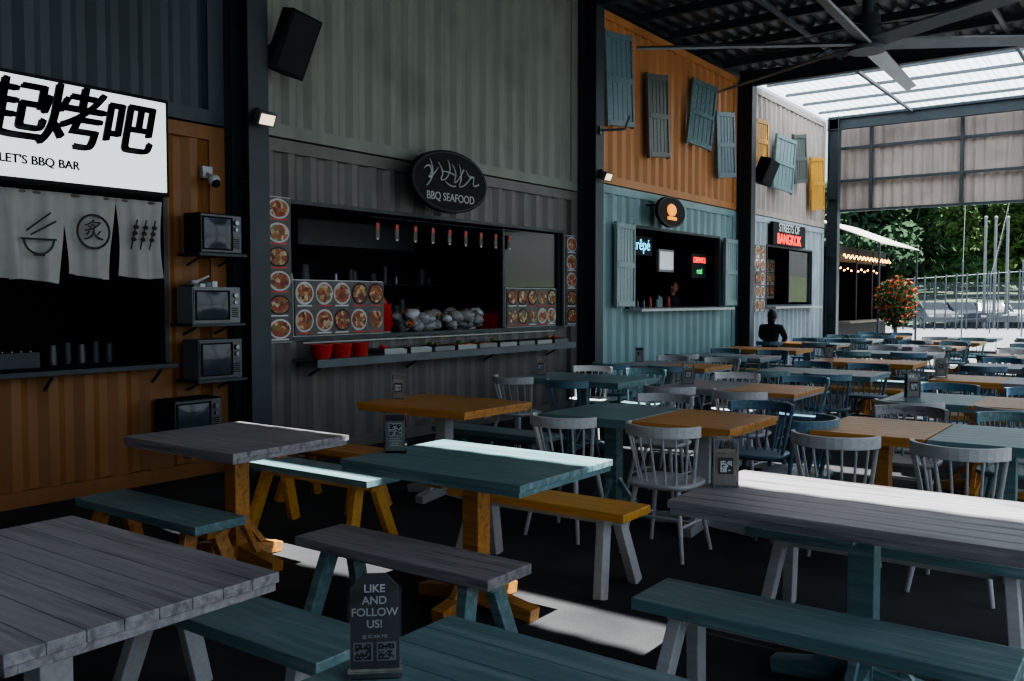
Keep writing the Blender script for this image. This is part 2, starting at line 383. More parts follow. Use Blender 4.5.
rows=[(7.95,[(2.0,(('teal'),('teal'))),(3.7,('grey','orange')),(5.68,('teal','orange'))]),
      (10.15,[(1.9,('grey','orange')),(3.75,('teal','teal')),(5.6,('orange','grey'))]),
      (12.3,[(1.75,('teal','grey')),(3.7,('orange','orange')),(5.5,('grey','teal'))]),
      (14.5,[(1.5,('orange','orange')),(3.5,('teal','grey')),(5.4,('orange','teal'))]),
      (16.8,[(1.45,('orange','teal')),(3.4,('grey','orange')),(5.3,('teal','grey'))]),
      (19.0,[(1.5,('teal','white')),(3.4,('orange','orange')),(5.2,('white','teal'))]),
      (21.1,[(1.6,('grey','orange')),(3.4,('white','teal')),(5.0,('orange','white'))])]
cc=['white','blue','teal','blue','white','blue','teal']
for ri,(y,ts) in enumerate(rows):
    for ti,(x,(a,c)) in enumerate(ts):
        put_table(x,y,1.3,.84,((.5,a),(1,c)),random.choice(['white','teal','orange']))
        if (ri+ti)%4==3 and ri!=4:
            put_bench(x,y-.62,random.choice(['teal','yellow']),'white'); put_bench(x,y+.62,random.choice(['teal','yellow','grey']),'white')
        else:
            for dx in (-.36,.34):
                if ri==4 and ti==0 and dx<0: 
                    put_chair(1.0,y-.74,'blue',0)
                else: put_chair(x+dx+random.uniform(-.04,.04),y-.7+random.uniform(-.05,.03),random.choice(cc),random.uniform(-.12,.12))
                put_chair(x+dx+random.uniform(-.04,.04),y+.72+random.uniform(-.03,.05),random.choice(cc),math.pi+random.uniform(-.12,.12))

# ------------------------------------------------------------------ table items
def qr(e,x0,z0,s,y,n=11,k='ink'):
    c=s/n
    for i in range(n):
        for j in range(n):
            fin=(i<3 and j<3) or (i>n-4 and j>n-4) or (i<3 and j>n-4)
            on= (not((i%(n-3))==1 and (j%(n-3))==1)) if fin else random.random()<.5
            if on: e.box(x0+i*c,x0+(i+1)*c,y-.001,y,z0+j*c,z0+(j+1)*c,k)
def card_holder(x,y,rot,w=.1,h=.2):
    e=MB()
    e.box(-w/2-.01,w/2+.01,-.035,.035,0,.012,'acrylic')
    e.box(-w/2,w/2,-.004,.004,.012,h,'tvgrey')
    e.box(-.034,.034,-.0048,-.004,.085,.155,'paper')
    qr(e,-.03,.09,.06,-.005)
    for i,(a,l) in enumerate(((.07,.05),(.058,.07),(.046,.04),(.034,.06))): e.box(-l/2,l/2,-.0055,-.004,a,a+.005,'paper')
    e.box(-w/2,w/2,-.0055,-.004,h-.035,h-.002,'card')
    for s_ in (-1,1): e.box(-w/2-.006,w/2+.006,s_*.022-.0015,s_*.022+.0015,.01,h+.01,'acrylic'); e.box(s_*(w/2+.006)-.001,s_*(w/2+.006)+.001,-.022,.022,.01,h+.01,'acrylic')
    o=e.obj('menu_card_holder',(x,y,.7505),rot); return o
def napkin_box(x,y,rot,h=.2):
    e=MB(); w=.05; d=.04
    e.box(-w,w,-d,d,0,.008,'steel_l')
    for s_ in (-1,1):
        e.box(-w,w,s_*d-.0015,s_*d+.0015,.008,h,'acrylic'); e.box(s_*w-.0015,s_*w+.0015,-d,d,.008,h,'acrylic')
        for t_ in (-1,1): e.box(s_*w-.003,s_*w+.003,t_*d-.003,t_*d+.003,0,h,'tvgrey')
    for t_ in (-1,1): e.box(-w,w,t_*d-.003,t_*d+.003,h-.006,h,'tvgrey'); e.box(t_*w-.003,t_*w+.003,-d,d,h-.006,h,'tvgrey')
    for i in range(9):
        yy=-d+.008+i*.0075; e.box(-w+.006,w-.006,yy,yy+.005,.009,h*.72+random.uniform(-.01,.012),'napkin')
    e.box(-.03,.03,-d-.0035,-d-.002,.06,.13,'card'); qr(e,-.024,.068,.048,-d-.004,9,'paper')
    e.obj('napkin_holder',(x,y,.7505),rot)
card_holder(3.63,3.43,R(35)); napkin_box(1.86,5.33,R(35)); napkin_box(5.37,3.64,R(30),.21)
napkin_box(3.2,7.9,R(30)); napkin_box(5.2,7.9,R(30)); card_holder(1.5,10.1,R(30)); card_holder(5.0,10.1,R(20)); card_holder(3.2,12.3,R(20));napkin_box(1.5,7.9,R(30))
def tent_sign(x,y,rot):
    e=MB(); w=.052;h=.205
    out=[(-w,0),(w,0),(w,h-.03),(w-.028,h),(-w+.028,h),(-w,h-.03)]
    vs=[(a,-.004,.012+c) for a,c in out]+[(a,.004,.012+c) for a,c in out]
    e.add(vs,[(0,1,2,3,4,5),(11,10,9,8,7,6)]+[(i,i+6,(i+1)%6+6,(i+1)%6) for i in range(6)],'card')
    e.box(-w-.006,w+.006,-.03,.03,0,.012,'acrylic')
    e.box(-.045,-.004,-.0055,-.004,.03,.07,'tvgrey'); e.box(.004,.045,-.0055,-.004,.03,.07,'tvgrey')
    qr(e,-.042,.033,.034,-.0058,9); qr(e,.007,.033,.034,-.0058,9)
    for s_ in (-1,1): e.box(-w-.005,w+.005,s_*.02-.001,s_*.02+.001,.012,h-.02,'acrylic')
    o=e.obj('follow_us_table_sign',(x,y,.7505),rot)
    for i,t in enumerate(('LIKE','AND','FOLLOW','US!')): text(t,(0,-.0062,.186-i*.0255),.024,'signtxt',(R(90),0,0),o,off=.0004,ext=.0003)
    text('@ SCAN ME',(0,-.0062,.083),.010,'signtxt',(R(90),0,0),o,ext=.0003)
tent_sign(5.545,1.355,R(42))

# ------------------------------------------------------------------ BBQ bar stall
e=MB(); e.box(.02,.27,1.6,4.32,2.39,3.17,'black'); e.box(.27,.285,1.63,4.29,2.42,3.14,'glow_w'); sg=e.obj('lightbox_sign_bbq_bar',bevel=.006)
for ch,y,s_ in (('让',2.62,.46),('起',3.07,.46),('烤',3.48,.5),('吧',3.93,.44)): 
    for dy,dz in ((0,0),(.014,.003),(-.012,-.004),(.004,.012),(.02,.008)): text(ch,(.289,y+dy,2.86+dz),s_,'ink',parent=sg,shear=.2)
for dy,dz in ((0,0),(.003,.002),(.005,0)): text("LET'S BBQ BAR",(.289,3.56+dy,2.545+dz),.088,'ink',parent=sg,align='RIGHT')
rod=MB(); rod.cyl((.06,1.3,2.35),(.06,4.38,2.35),.012,.012,'bark',8)
for i in range(7):
    y0=1.42+i*.425
    n=18; vs=[];nz=8; sk=random.uniform(-.03,.03); L=random.uniform(.62,.70)
    for j in range(nz+1):
        for q in range(n+1):
            t=q/n; f=j/nz; z=2.365-L*f-.02*math.sin(t*3+i)*f; vs.append((.075+.03*math.sin(t*9+i*1.7)*(f+.25)+.01*math.sin(t*23+i),y0+.2+(t-.5)*(.40-.05*math.sin(f*3.1+i))+sk*f,z))
    rod.add(vs,[(j*(n+1)+q,j*(n+1)+q+1,(j+1)*(n+1)+q+1,(j+1)*(n+1)+q) for j in range(nz) for q in range(n)],'cloth',True)
def arc(e,c,r,a0,a1,t,k,sy=1):
    pts=[(c[0],c[1]+r*math.cos(R(a0+(a1-a0)*i/20)),c[2]+sy*r*math.sin(R(a0+(a1-a0)*i/20))) for i in range(21)]
    for i in range(20): e.beam(pts[i],pts[i+1],t,t*.4,k,up=Vector((1,0,0)))
X=.125; UX=Vector((1,0,0))
arc(rod,(X,3.33,2.0),.11,180,360,.014,'ink'); rod.beam((X,3.2,2.0),(X,3.46,2.0),.014,.006,'ink',up=UX); rod.beam((X,3.29,1.885),(X,3.37,1.885),.02,.006,'ink',up=UX)
rod.beam((X,3.24,2.06),(X,3.42,2.2),.012,.006,'ink',up=UX); rod.beam((X,3.27,2.03),(X,3.46,2.14),.012,.006,'ink',up=UX)
arc(rod,(X,3.75,2.08),.13,0,360,.016,'ink')
for d in (-.08,0,.08): rod.beam((X,4.14+d,1.96),(X,4.2+d,2.2),.01,.006,'ink',up=UX)
for d in (-.08,0,.08):
    for s_ in (.06,.11,.16): rod.sphere((X,4.15+d+s_*.25,1.98+s_),(.006,.024,.018),'ink',10,6)
nr=rod.obj('noren_curtain'); text('炙',(X+.002,3.75,2.08),.17,'ink',parent=nr,off=0)
e=MB(); e.box(-.5,.16,1.1,4.45,.98,1.02,'steel'); e.box(-.5,-.09,1.3,4.3,.3,.98,'interior')
for y in (1.4,2.4,3.4,4.3): e.beam((.01,y,.86),(.14,y,.975),.02,.02,'steel')
e.obj('serving_counter',bevel=.004)
e=MB(); e.box(-.6,-.25,2.6,3.5,1.022,1.14,'steel'); 
for i in range(12): e.cyl((-.6,2.66+i*.07,1.15),(-.25,2.66+i*.07,1.15),.006,.006,'metal',6)
for i in range(5): e.cyl((-.45,3.7+i*.12,1.022),(-.45,3.7+i*.12,1.18+.02*(i%2)),.035,.03,random.choice(['dgrey','dgrey','steel']),10)
e.obj('charcoal_grill')
def tv(y,z,w,h,d,k='black',knob=True):
    e=MB(); 
    e.box(.06,d,-w/2,w/2,0,h,k); e.box(.03,.06,-w/2+.05,w/2-.05,.04,h-.04,k); e.box(d,d+.012,-w/2+.008,w/2-.008,.010,h-.010,'tvgrey' if k=='tvgrey' else 'dgrey')
    sw=w*.66
    n=8; vs=[]
    for i in range(n+1):
        for j in range(n+1):
            a=i/n*2-1;c=j/n*2-1; vs.append((d+.013+.02*(1-a*a*.8)*(1-c*c*.8),-w/2+.03+sw*i/n,.04+(h-.08)*j/n))
    e.add(vs,[(i*(n+1)+j,(i+1)*(n+1)+j,(i+1)*(n+1)+j+1,i*(n+1)+j+1) for i in range(n) for j in range(n)],'screen',True)
    for q in ((-w/2+.018,-w/2+.03,.028,h-.028),(-w/2+.03+sw,-w/2+.042+sw,.028,h-.028)): e.box(d+.011,d+.024,q[0],q[1],q[2],q[3],'black')
    e.box(d+.011,d+.024,-w/2+.03,-w/2+.03+sw,.028,.04,'black'); e.box(d+.011,d+.024,-w/2+.03,-w/2+.03+sw,h-.04,h-.028,'black')
    for i in range(5): e.box(d+.012,d+.016,w/2-.10,w/2-.03,.05+i*.018,.058+i*.018,'black')
    e.cyl((d+.01,w/2-.065,h-.07),(d+.035,w/2-.065,h-.07),.024,.02,'metal',12); e.cyl((d+.01,w/2-.065,h-.13),(d+.03,w/2-.065,h-.13),.018,.015,'metal',12)
    e.obj('retro_television',(0,y,z),0,.008)
    s_=MB(); s_.box(.0,d+.04,-w/2-.03,w/2+.03,-.025,-.001,'steel')
    for q in (-.16,.16): s_.beam((.02,q,-.1),(d-.05,q,-.025),.015,.015,'steel')
    s_.obj('wall_shelf',(0,y,z))
tv(4.80,1.95,.42,.34,.28); tv(4.75,1.35,.48,.31,.28,'tvgrey'); tv(4.78,.87,.44,.34,.28,'steel_l'); tv(4.52,.42,.46,.3,.32)
e=MB(); e.cyl((.1,4.66,1.665),(.1,4.66,1.72),.04,.04,'white',12); e.cyl((.1,4.66,1.70),(.1,4.8,1.76),.012,.012,'white',8);
for i in range(4): e.box(.05,.25,4.55+i*.06,4.60+i*.06,1.661,1.68+.01*i,'paper' if i%2 else 'dgrey')
e.obj('ornament_stack')
e=MB(); e.box(.0,.05,-.05,.05,.02,.12,'white'); e.cyl((.05,0,.06),(.12,0,.02),.015,.015,'white',8); e.sphere((.14,0,-.01),.055,'white'); e.sphere((.16,0,-.03),.042,'black'); e.obj('security_camera',(0,4.84,2.60))
def flood(y,z,x=.305,r=0):
    e=MB(); e.box(0,.05,-.02,.02,-.02,.1,'steel'); m=Matrix.Translation((.1,0,0))@Matrix.Rotation(R(25),4,'Y')
    e.box(-.03,.04,-.09,.09,-.06,.06,'dgrey',m); e.box(.041,.046,-.075,.075,-.045,.045,'flood',m); e.obj('floodlight',(x,y,z),r,.004)
flood(5.18,3.15); flood(11.13,3.30)
e=MB(); e.beam((0,0,0),(.35,0,0),.03,.03,'steel_l'); e.beam((.35,0,0),(.42,0,.18),.03,.03,'steel_l'); e.box(0,.01,-.05,.05,-.06,.06,'steel_l'); e.obj('wall_bracket_arm',(.305,11.13,3.95),R(20))
def speaker(y,z,h=.55,w=.32,x=.02,zr=-10):
    e=MB(); m=Matrix.Translation((.30,0,0))@Matrix.Rotation(R(zr),4,'Z')@Matrix.Rotation(R(18),4,'Y')@Matrix.Rotation(R(-12),4,'X')
    vs=[m@Vector(p) for p in ((-.12,-w*.35,-h/2),(.16,-w/2,-h/2),(.16,w/2,-h/2),(-.12,w*.35,-h/2),(-.12,-w*.35,h/2),(.16,-w/2,h/2),(.16,w/2,h/2),(-.12,w*.35,h/2))]
    e.add(vs,[(0,3,2,1),(4,5,6,7),(0,1,5,4),(1,2,6,5),(2,3,7,6),(3,0,4,7)],'black')
    e.box(.161,.168,-w/2+.02,w/2-.02,-h/2+.02,h/2-.02,'interior',m)
    e.beam((0,0,0),(.2,0,0),.05,.05,'steel'); e.obj('loudspeaker',(x,y,z),0,.006)
speaker(5.54,3.90,.56,.32); speaker(17.45,4.1,.5,.38)

# ------------------------------------------------------------------ seafood stall
def menu_board(y0,y1,z0,z1,rows_,cols_,x=.05,stag=False,bg='board'):
    e=MB(); e.box(x-.02,x,y0,y1,z0,z1,bg); e.box(x-.03,x-.02,y0-.01,y1+.01,z0-.01,z1+.01,'paper')
    dy=(y1-y0)/cols_; dz=(z1-z0)/rows_
    for i in range(cols_):
        for j in range(rows_):
            cy=y0+dy*(i+.5)+random.uniform(-.01,.01); cz=z0+dz*(j+.54); ry=dy*.47; rz=min(dz*.42,dy*.52); ry=min(ry,rz*1.35)
            pl=random.choice(['white','dgrey','ink','paper'])
            e.disc_x(x+.003,cy,cz,ry,rz,pl); e.disc_x(x+.006,cy,cz,ry*.86,rz*.82,'food')
            e.box(x,x+.002,cy-ry*.8,cy+ry*.8,cz-dz*.5+.005,cz-dz*.5+.02,'red' if random.random()<.5 else 'paper')
    return e.obj('menu_board')
menu_board(5.46,5.76,1.15,2.52,6,1); menu_board(5.80,7.02,1.2,1.74,2,5); menu_board(9.35,10.5,1.2,1.7,2,5,-.02); menu_board(10.65,10.93,1.19,2.45,5,1)
e=MB(); e.box(-.75,.36,5.80,10.4,.955,.98,'metal'); e.box(.34,.365,5.80,10.4,.90,.98,'steel_l'); e.box(-.75,-.09,5.8,10.58,.3,.955,'interior')
for y in (6,7.4,8.8,10.2): e.beam((.02,y,.8),(.3,y,.95),.02,.02,'steel')
for i in range(9):
    y=6.75+i*.4
    e.box(.06,.32,y,y+.34,.981,1.03,random.choice(['dgrey','metal','tvgrey'])); e.box(.08,.30,y+.02,y+.32,1.03,1.04,random.choice(['food','interior','metal','interior']))
    for q in range(3):
        if random.random()<.4: e.sphere((.12+.07*q,y+random.uniform(.06,.28),1.055),(.04,.05,.02),random.choice(['food','red','greenp','yellowp']),8,6,.1)
e.box(.03,.05,5.9,10.38,1.12,1.135,'metal')
e.obj('stainless_serving_counter',bevel=.003)
e=MB()
for y,r,z,x in ((6.0,.11,.981,.2),(6.26,.11,.981,.2),(6.5,.09,.981,.22)):
    e.cyl((x,y,z),(x,y,z+.13),r*.8,r,'red',16,False); e.cyl((x,y,z),(x,y,z+.01),r*.8,r*.8,'red',16); e.cyl((x,y,z+.128),(x,y,z+.136),r*1.05,r*1.05,'red',16,False); e.cyl((x,y,z+.09),(x,y,z+.10),r*.9,r*.9,'food',16)
e.obj('red_basket')
e=MB(); 
for i in range(4): e.cyl((-.25,7.25,1.2+i*.07),(-.25,7.25,1.30+i*.07),.12,.17-i*.008,'red',18)
e.cyl((-.25,7.25,.982),(-.25,7.25,1.2),.14,.14,'metal',16)
e.sphere((-.25,7.25,1.52),(.09,.09,.07),'red'); e.obj('stacked_red_bowls')
e=MB(); e.box(-.6,-.14,7.6,9.2,.982,1.16,'metal')
for i in range(60):
    y=7.68+random.random()*1.5; s_=random.uniform(.05,.1); e.sphere((-.32+random.uniform(-.18,.08),y,1.22+random.uniform(-.02,.17)),(s_,s_*1.2,s_*.8),random.choice(['plastic_bag']*6+['food','greenp','paper']),10,7,.2)
e.obj('bagged_food_pile')
e=MB()
for y,h in ((9.3,.28),(9.55,.34)): e.box(-.5,-.2,y,y+.2,.982,.982+h+.1,'red')
for i in range(5): e.cyl((-.3,9.85+i*.11,.982),(-.3,9.85+i*.11,1.5-.03*i),.04,.035,random.choice(['red','white','dgrey']),10)
e.obj('red_sauce_crate')
e=MB(); e.cyl((-.02,6.9,2.44),(-.02,9.6,2.44),.006,.006,'steel',6)
for i in range(9):
    y=7.0+i*.3; e.cyl((-.02,y,2.44),(-.02,y,2.38),.003,.003,'steel',5); e.box(-.03,-.01,y-.025,y+.025,2.32,2.38,'red'); e.box(-.025,-.012,y-.03,y+.03,2.22,2.32,'bark')
    e.box(-.024,-.011,y-.015,y+.015,2.20,2.22,'paper')
e.obj('hanging_price_tags')
e=MB()
for z in (1.3,1.75): e.box(-2.35,-2.0,5.9,10.4,z,z+.03,'dgrey')
for i in range(26):
    y=6+random.random()*4.3; z=random.choice((1.33,1.78)); r=random.uniform(.04,.09); e.cyl((-2.18,y,z),(-2.18,y,z+random.uniform(.1,.25)),r,r*.8,random.choice(['dgrey','metal','dgrey','steel_l']),10)
e.box(-2.3,-1.6,5.9,10.4,.17,.95,'dgrey'); e.box(-2.3,-1.3,7.0,9.0,2.2,2.5,'steel'); e.obj('kitchen_shelving')
e=MB(); e.box(-.06,-.05,9.3,10.58,1.72,2.46,'glass_dark'); 
for q in ((9.27,9.31),(10.56,10.6)): e.box(-.07,-.03,q[0],q[1],1.2,2.47,'steel')
e.obj('window_1')
def tube(y0,y1,x,z,P):
    e=MB(); e.box(x-.05,x+.05,y0,y1,z,z+.03,'steel'); e.cyl((x,y0+.03,z-.02),(x,y1-.03,z-.02),.015,.015,'tube',10); e.obj('tube_lamp')
tube(7.6,8.6,-.5,2.9,0)
def stroke(pts,parent,x,k,t=.007):
    c=bpy.data.curves.new('brush_stroke','CURVE'); c.dimensions='3D'; sp=c.splines.new('NURBS'); sp.points.add(len(pts)-1)
    for i,(yy,zz) in enumerate(pts): sp.points[i].co=(x,yy,zz,1); sp.points[i].radius=.6+.9*abs(math.sin(i*1.9))
    sp.use_endpoint_u=True; sp.order_u=3; c.bevel_depth=t; c.materials.append(M[k]); o=bpy.data.objects.new('brush_stroke',c); col.objects.link(o); o.parent=parent
def oval(name,y,z,ry,rz,x,txt):
    e=MB(); n=36
    e.disc_x(x,y,z,ry,rz,'black',n,.05); e.disc_x(x-.05,y,z,ry,rz,'black',n,.001)
    for q in (-.3,.3): e.beam((.0,y+q*ry*2,z+.1),(x-.05,y+q*ry*2,z+.1),.03,.03,'steel')
    o=e.obj(name)
    c=bpy.data.curves.new('rim','CURVE'); c.dimensions='3D'; sp=c.splines.new('POLY'); sp.points.add(n-1)
    for i in range(n): sp.points[i].co=(x+.003,y+ry*.95*math.cos(2*math.pi*i/n),z+rz*.93*math.sin(2*math.pi*i/n),1)
    sp.use_cyclic_u=True; c.bevel_depth=.004; c.materials.append(M['dgrey']); ro=bpy.data.objects.new('rim',c); col.objects.link(ro); ro.parent=o
    return o
oy,oz=7.85,2.88
o=oval('oval_sign_seafood',oy,oz,.66,.35,.3,'')
def S_(pts): stroke([(oy+a,oz+c_) for a,c_ in pts],o,.304,'signtxt')
S_([(-.46,.10),(-.38,.17),(-.32,.08),(-.40,.0),(-.30,.05),(-.22,.14)])
S_([(-.36,.22),(-.30,.12),(-.34,-.02),(-.42,-.08)])
S_([(-.22,.20),(-.12,.10),(-.20,.0),(-.08,.02),(0,.16),(-.06,.24)])
S_([(-.18,.10),(-.04,.12),(.06,.08)])
S_([(.02,.20),(.10,.12),(.04,-.02),(.14,.04),(.22,.16)])
S_([(.14,.22),(.20,.08),(.12,-.06),(.28,.0),(.36,.10)])
S_([(.26,.16),(.34,.06),(.42,.12),(.38,-.04),(.50,.02)])
S_([(-.10,.0),(-.02,-.06),(.08,-.04)])
text('BBQ SEAFOOD',(.304,oy,2.70),.125,'signtxt',parent=o,off=.001)

# ------------------------------------------------------------------ teal stall
o=oval('oval_sign_food_logo',13.42,2.98,.5,.25,.3,'')
e=MB(); e.sphere((.3,13.42,3.01),(.03,.17,.10),'glow_or'); e.box(.3,.32,13.27,13.57,2.85,2.90,'glow_or'); e.obj('burger_logo',parent=o)
e=MB(); e.box(-.5,.28,12.45,16.15,1.37,1.41,'white'); e.obj('serving_ledge',bevel=.004)
def shutter(y0,y1,z0,z1,k,rot=0,x=.1,tilt=0,slats=5,name='wooden_shutter'):
    e=MB(); w=y1-y0;h=z1-z0
    m=Matrix.Rotation(rot,4,'X')@Matrix.Rotation(tilt,4,'Z')
    for i in range(slats):
        a=-w/2+i*w/slats; e.box(-.015,.015,a+.004,a+w/slats-.004,-h/2,h/2,k,m)
    for s_ in (-1,1): e.box(-.03,.03,s_*(w/2+.02)-.02,s_*(w/2+.02)+.02,-h/2-.02,h/2+.02,k,m)
    for z in (-h*.47,0,h*.47): e.box(.015,.035,-w/2,w/2,z-.04,z+.04,k,m)
    e.box(-.08,-.015,-.04,.04,-h*.3,h*.3,'steel',m)
    e.obj(name,(x,(y0+y1)/2,(z0+z1)/2),0,.003)
shutter(12.0,12.5,1.45,2.72,'paleteal',0,.09); shutter(16.12,16.62,1.45,2.7,'paleteal',0,.09)
e=MB(); e.box(-.35,-.3,13.1,13.9,2.3,2.62,'black'); o=e.obj('neon_sign_cafe'); text('crêpé',(-.29,13.5,2.47),.27,'glow_cyan',parent=o,off=0)
e=MB(); e.box(-.45,-.4,14.35,14.95,2.05,2.45,'tvgrey'); e.box(-.4,-.395,14.39,14.91,2.09,2.41,'glow_txt'); e.obj('menu_screen')
e=MB(); e.box(-.2,-.17,15.2,15.85,1.95,2.4,'black'); o=e.obj('neon_sign_open'); text('DRINKS',(-.16,15.52,2.28),.15,'glow_red',parent=o,off=0); text('rotí',(-.16,15.52,2.08),.16,'glow_green',parent=o,off=0)
e=MB()
for i in range(12): 
    y=12.8+random.random()*2.0; e.cyl((-.35,y,1.412),(-.35,y,1.412+random.uniform(.12,.25)),.035,.025,random.choice(['dgrey','red','teal','dgrey']),10)
e.obj('sauce_bottles')
shutter(11.62,12.2,4.15,5.5,'shut1',R(4),.16,R(-8)); shutter(12.95,13.4,3.85,5.15,'shut2',R(4),.16,R(-12)); shutter(14.5,15.0,4.2,5.35,'teal',R(-12),.2,R(-22)); shutter(15.65,16.1,3.82,5.0,'shut1',R(5),.17,R(-15))
shutter(17.5,17.9,4.3,5.15,'yellow',0,.16,R(-10)); shutter(18.65,19.2,3.85,5.0,'paleteal',R(-10),.2,R(-20)); shutter(19.8,20.25,4.15,5.2,'shut2',R(8),.16,R(-12)); shutter(21.0,21.5,3.65,4.85,'yellow',R(6),.16,R(-12))
# bangkok stall
e=MB(); e.box(.05,.12,18.55,20.6,2.72,3.2,'black'); o=e.obj('street_food_sign'); text('STREETS OF',(.123,19.55,3.09),.25,'glow_txt',parent=o,off=.001); text('BANGKOK',(.123,19.55,2.85),.31,'glow_red',parent=o,off=.001)
menu_board(17.45,18.3,1.3,2.68,5,3)
e=MB(); e.box(-.4,.25,18.4,21.5,1.37,1.41,'white'); e.obj('serving_ledge')
e=MB(); 
for y in (18.52,19.95,21.36): e.box(-.05,-.02,y,y+.04,1.47,2.66,'steel')
e.box(-.045,-.035,20.0,21.35,1.5,2.65,'acrylic'); e.obj('window_2')
menu_board(20.2,21.2,1.6,2.5,3,3,-.8); menu_board(18.8,19.8,1.9,2.55,2,3,-1.2)

# ------------------------------------------------------------------ ceiling fan
e=MB(); e.cyl((0,0,.15),(0,0,.72),.07,.07,'steel',12); e.cyl((0,0,-.1),(0,0,.35),.22,.18,'steel',20); e.cyl((0,0,-.16),(0,0,-.1),.26,.26,'steel_l',20); e.box(-.2,.2,-.2,.2,.62,.66,'steel')
for i in range(6):
    a=R(90+60*i+2); d=Vector((math.cos(a),math.sin(a),0)); t=Vector((-d.y,d.x,0))
    e.beam(d*.15+Vector((0,0,-.04)),d*3.3+Vector((0,0,-.04)),.24,.035,'fan',.18,.03,up=(Vector((0,0,1))+t*.45).normalized())
    e.beam(d*.1+Vector((0,0,.2)),d*1.1+Vector((0,0,.0)),.015,.015,'steel')
e.obj('ceiling_fan',(3.24,13.7,5.3))

# ------------------------------------------------------------------ people
def figure(name,joints,edges,radii,root,head,loc,rot,shirt='cloth_dark'):
    emp=bpy.data.objects.new(name,None); col.objects.link(emp); emp.location=loc; emp.rotation_euler=(0,0,rot)
    me=bpy.data.meshes.new('body'); me.from_pydata(joints,edges,[]); me.update(); me.materials.append(M[shirt])
    o=bpy.data.objects.new('body',me); col.objects.link(o); o.parent=emp
    sk=o.modifiers.new('skin','SKIN'); sk.use_smooth_shade=True
    for i,r in enumerate(radii): me.skin_vertices[0].data[i].radius=(r,r)
    me.skin_vertices[0].data[root].use_root=True
    o.modifiers.new('sub','SUBSURF').levels=2; o.modifiers['sub'].render_levels=2
    h=MB(); hx,hy,hz=head
    h.sphere((hx,hy,hz),(.076,.095,.115),'skin',20,14); h.sphere((hx,hy+.092,hz-.01),(.012,.018,.02),'skin',8,6)
    h.cyl((hx,hy-.02,hz-.17),(hx,hy-.01,hz-.06),.052,.05,'skin',14)
    for s_ in (-1,1): h.sphere((hx+s_*.077,hy,hz-.005),(.012,.022,.03),'skin',8,6); h.sphere((hx+s_*.028,hy+.084,hz+.012),(.012,.008,.007),'ink',8,6)
    h.sphere((hx,hy+.086,hz-.05),(.022,.008,.006),'red',8,6)
    h.sphere((hx,hy-.022,hz+.025),(.086,.094,.112),'hair',20,14); h.sphere((hx,hy-.06,hz-.07),(.07,.05,.12),'hair',16,12)
    h.obj('head',parent=emp)
    return emp
def hand(emp,p,fwd,side):
    h=MB(); p=Vector(p); f=Vector(fwd).normalized(); s_=Vector(side).normalized()
    h.beam(p,p+f*.085,.075,.028,'skin',.08,.022)
    for i,l in enumerate((.062,.072,.067,.052)):
        q=p+f*.083+s_*(-.03+.02*i); r=q+f*l*.55-Vector((0,0,.006)); h.cyl(q,r,.009,.0085,'skin',8); h.cyl(r,r+f*l*.45-Vector((0,0,.012)),.0085,.007,'skin',8)
    q=p+f*.02-s_*.035; h.cyl(q,q+f*.035-s_*.025,.011,.010,'skin',8); h.cyl(q+f*.035-s_*.025,q+f*.065-s_*.03,.010,.008,'skin',8)
    h.obj('hand',parent=emp,bevel=.004)
J=[(0,0,.56),(0,.0,.74),(0,.03,.92),(0,.05,1.03),(0,.07,1.10),
   (-.17,.05,1.04),(-.23,.14,.86),(-.12,.36,.79),(.17,.05,1.04),(.23,.14,.86),(.12,.36,.79),
   (-.1,.03,.53),(-.12,.42,.53),(-.12,.44,.1),(-.12,.54,.045),(.1,.03,.53),(.12,.42,.53),(.12,.44,.1),(.12,.54,.045)]
E=[(0,1),(1,2),(2,3),(3,4),(3,5),(5,6),(6,7),(3,8),(8,9),(9,10),(0,11),(11,12),(12,13),(13,14),(0,15),(15,16),(16,17),(17,18)]
Rr=[.14,.13,.15,.12,.055,.075,.052,.034,.075,.052,.034,.1,.065,.045,.04,.1,.065,.045,.04]
p=figure('seated_customer',J,E,Rr,0,(0,.1,1.245),(1.0,16.06,0),0)
hand(p,(-.12,.36,.79),(.3,1,-.05),(1,0,0)); hand(p,(.12,.36,.79),(-.3,1,-.05),(-1,0,0))
J2=[(0,0,.95),(0,.0,1.12),(0,0,1.28),(0,0,1.4),(0,0,1.48),(-.19,0,1.41),(-.24,.06,1.14),(-.14,.28,1.05),(.19,0,1.41),(.24,.06,1.14),(.14,.28,1.05),
    (-.1,0,.9),(-.1,.02,.5),(-.1,0,.09),(-.1,.12,.04),(.1,0,.9),(.1,.02,.5),(.1,0,.09),(.1,.12,.04)]
R2=[.14,.12,.14,.1,.05,.065,.045,.03,.065,.045,.03,.1,.065,.045,.04,.1,.065,.045,.04]
p=figure('stall_worker',J2,E,R2,0,(0,.02,1.63),(-.75,15.6,.16),R(-90))
hand(p,(-.14,.28,1.05),(0,1,-.1),(1,0,0)); hand(p,(.14,.28,1.05),(0,1,-.1),(-1,0,0))

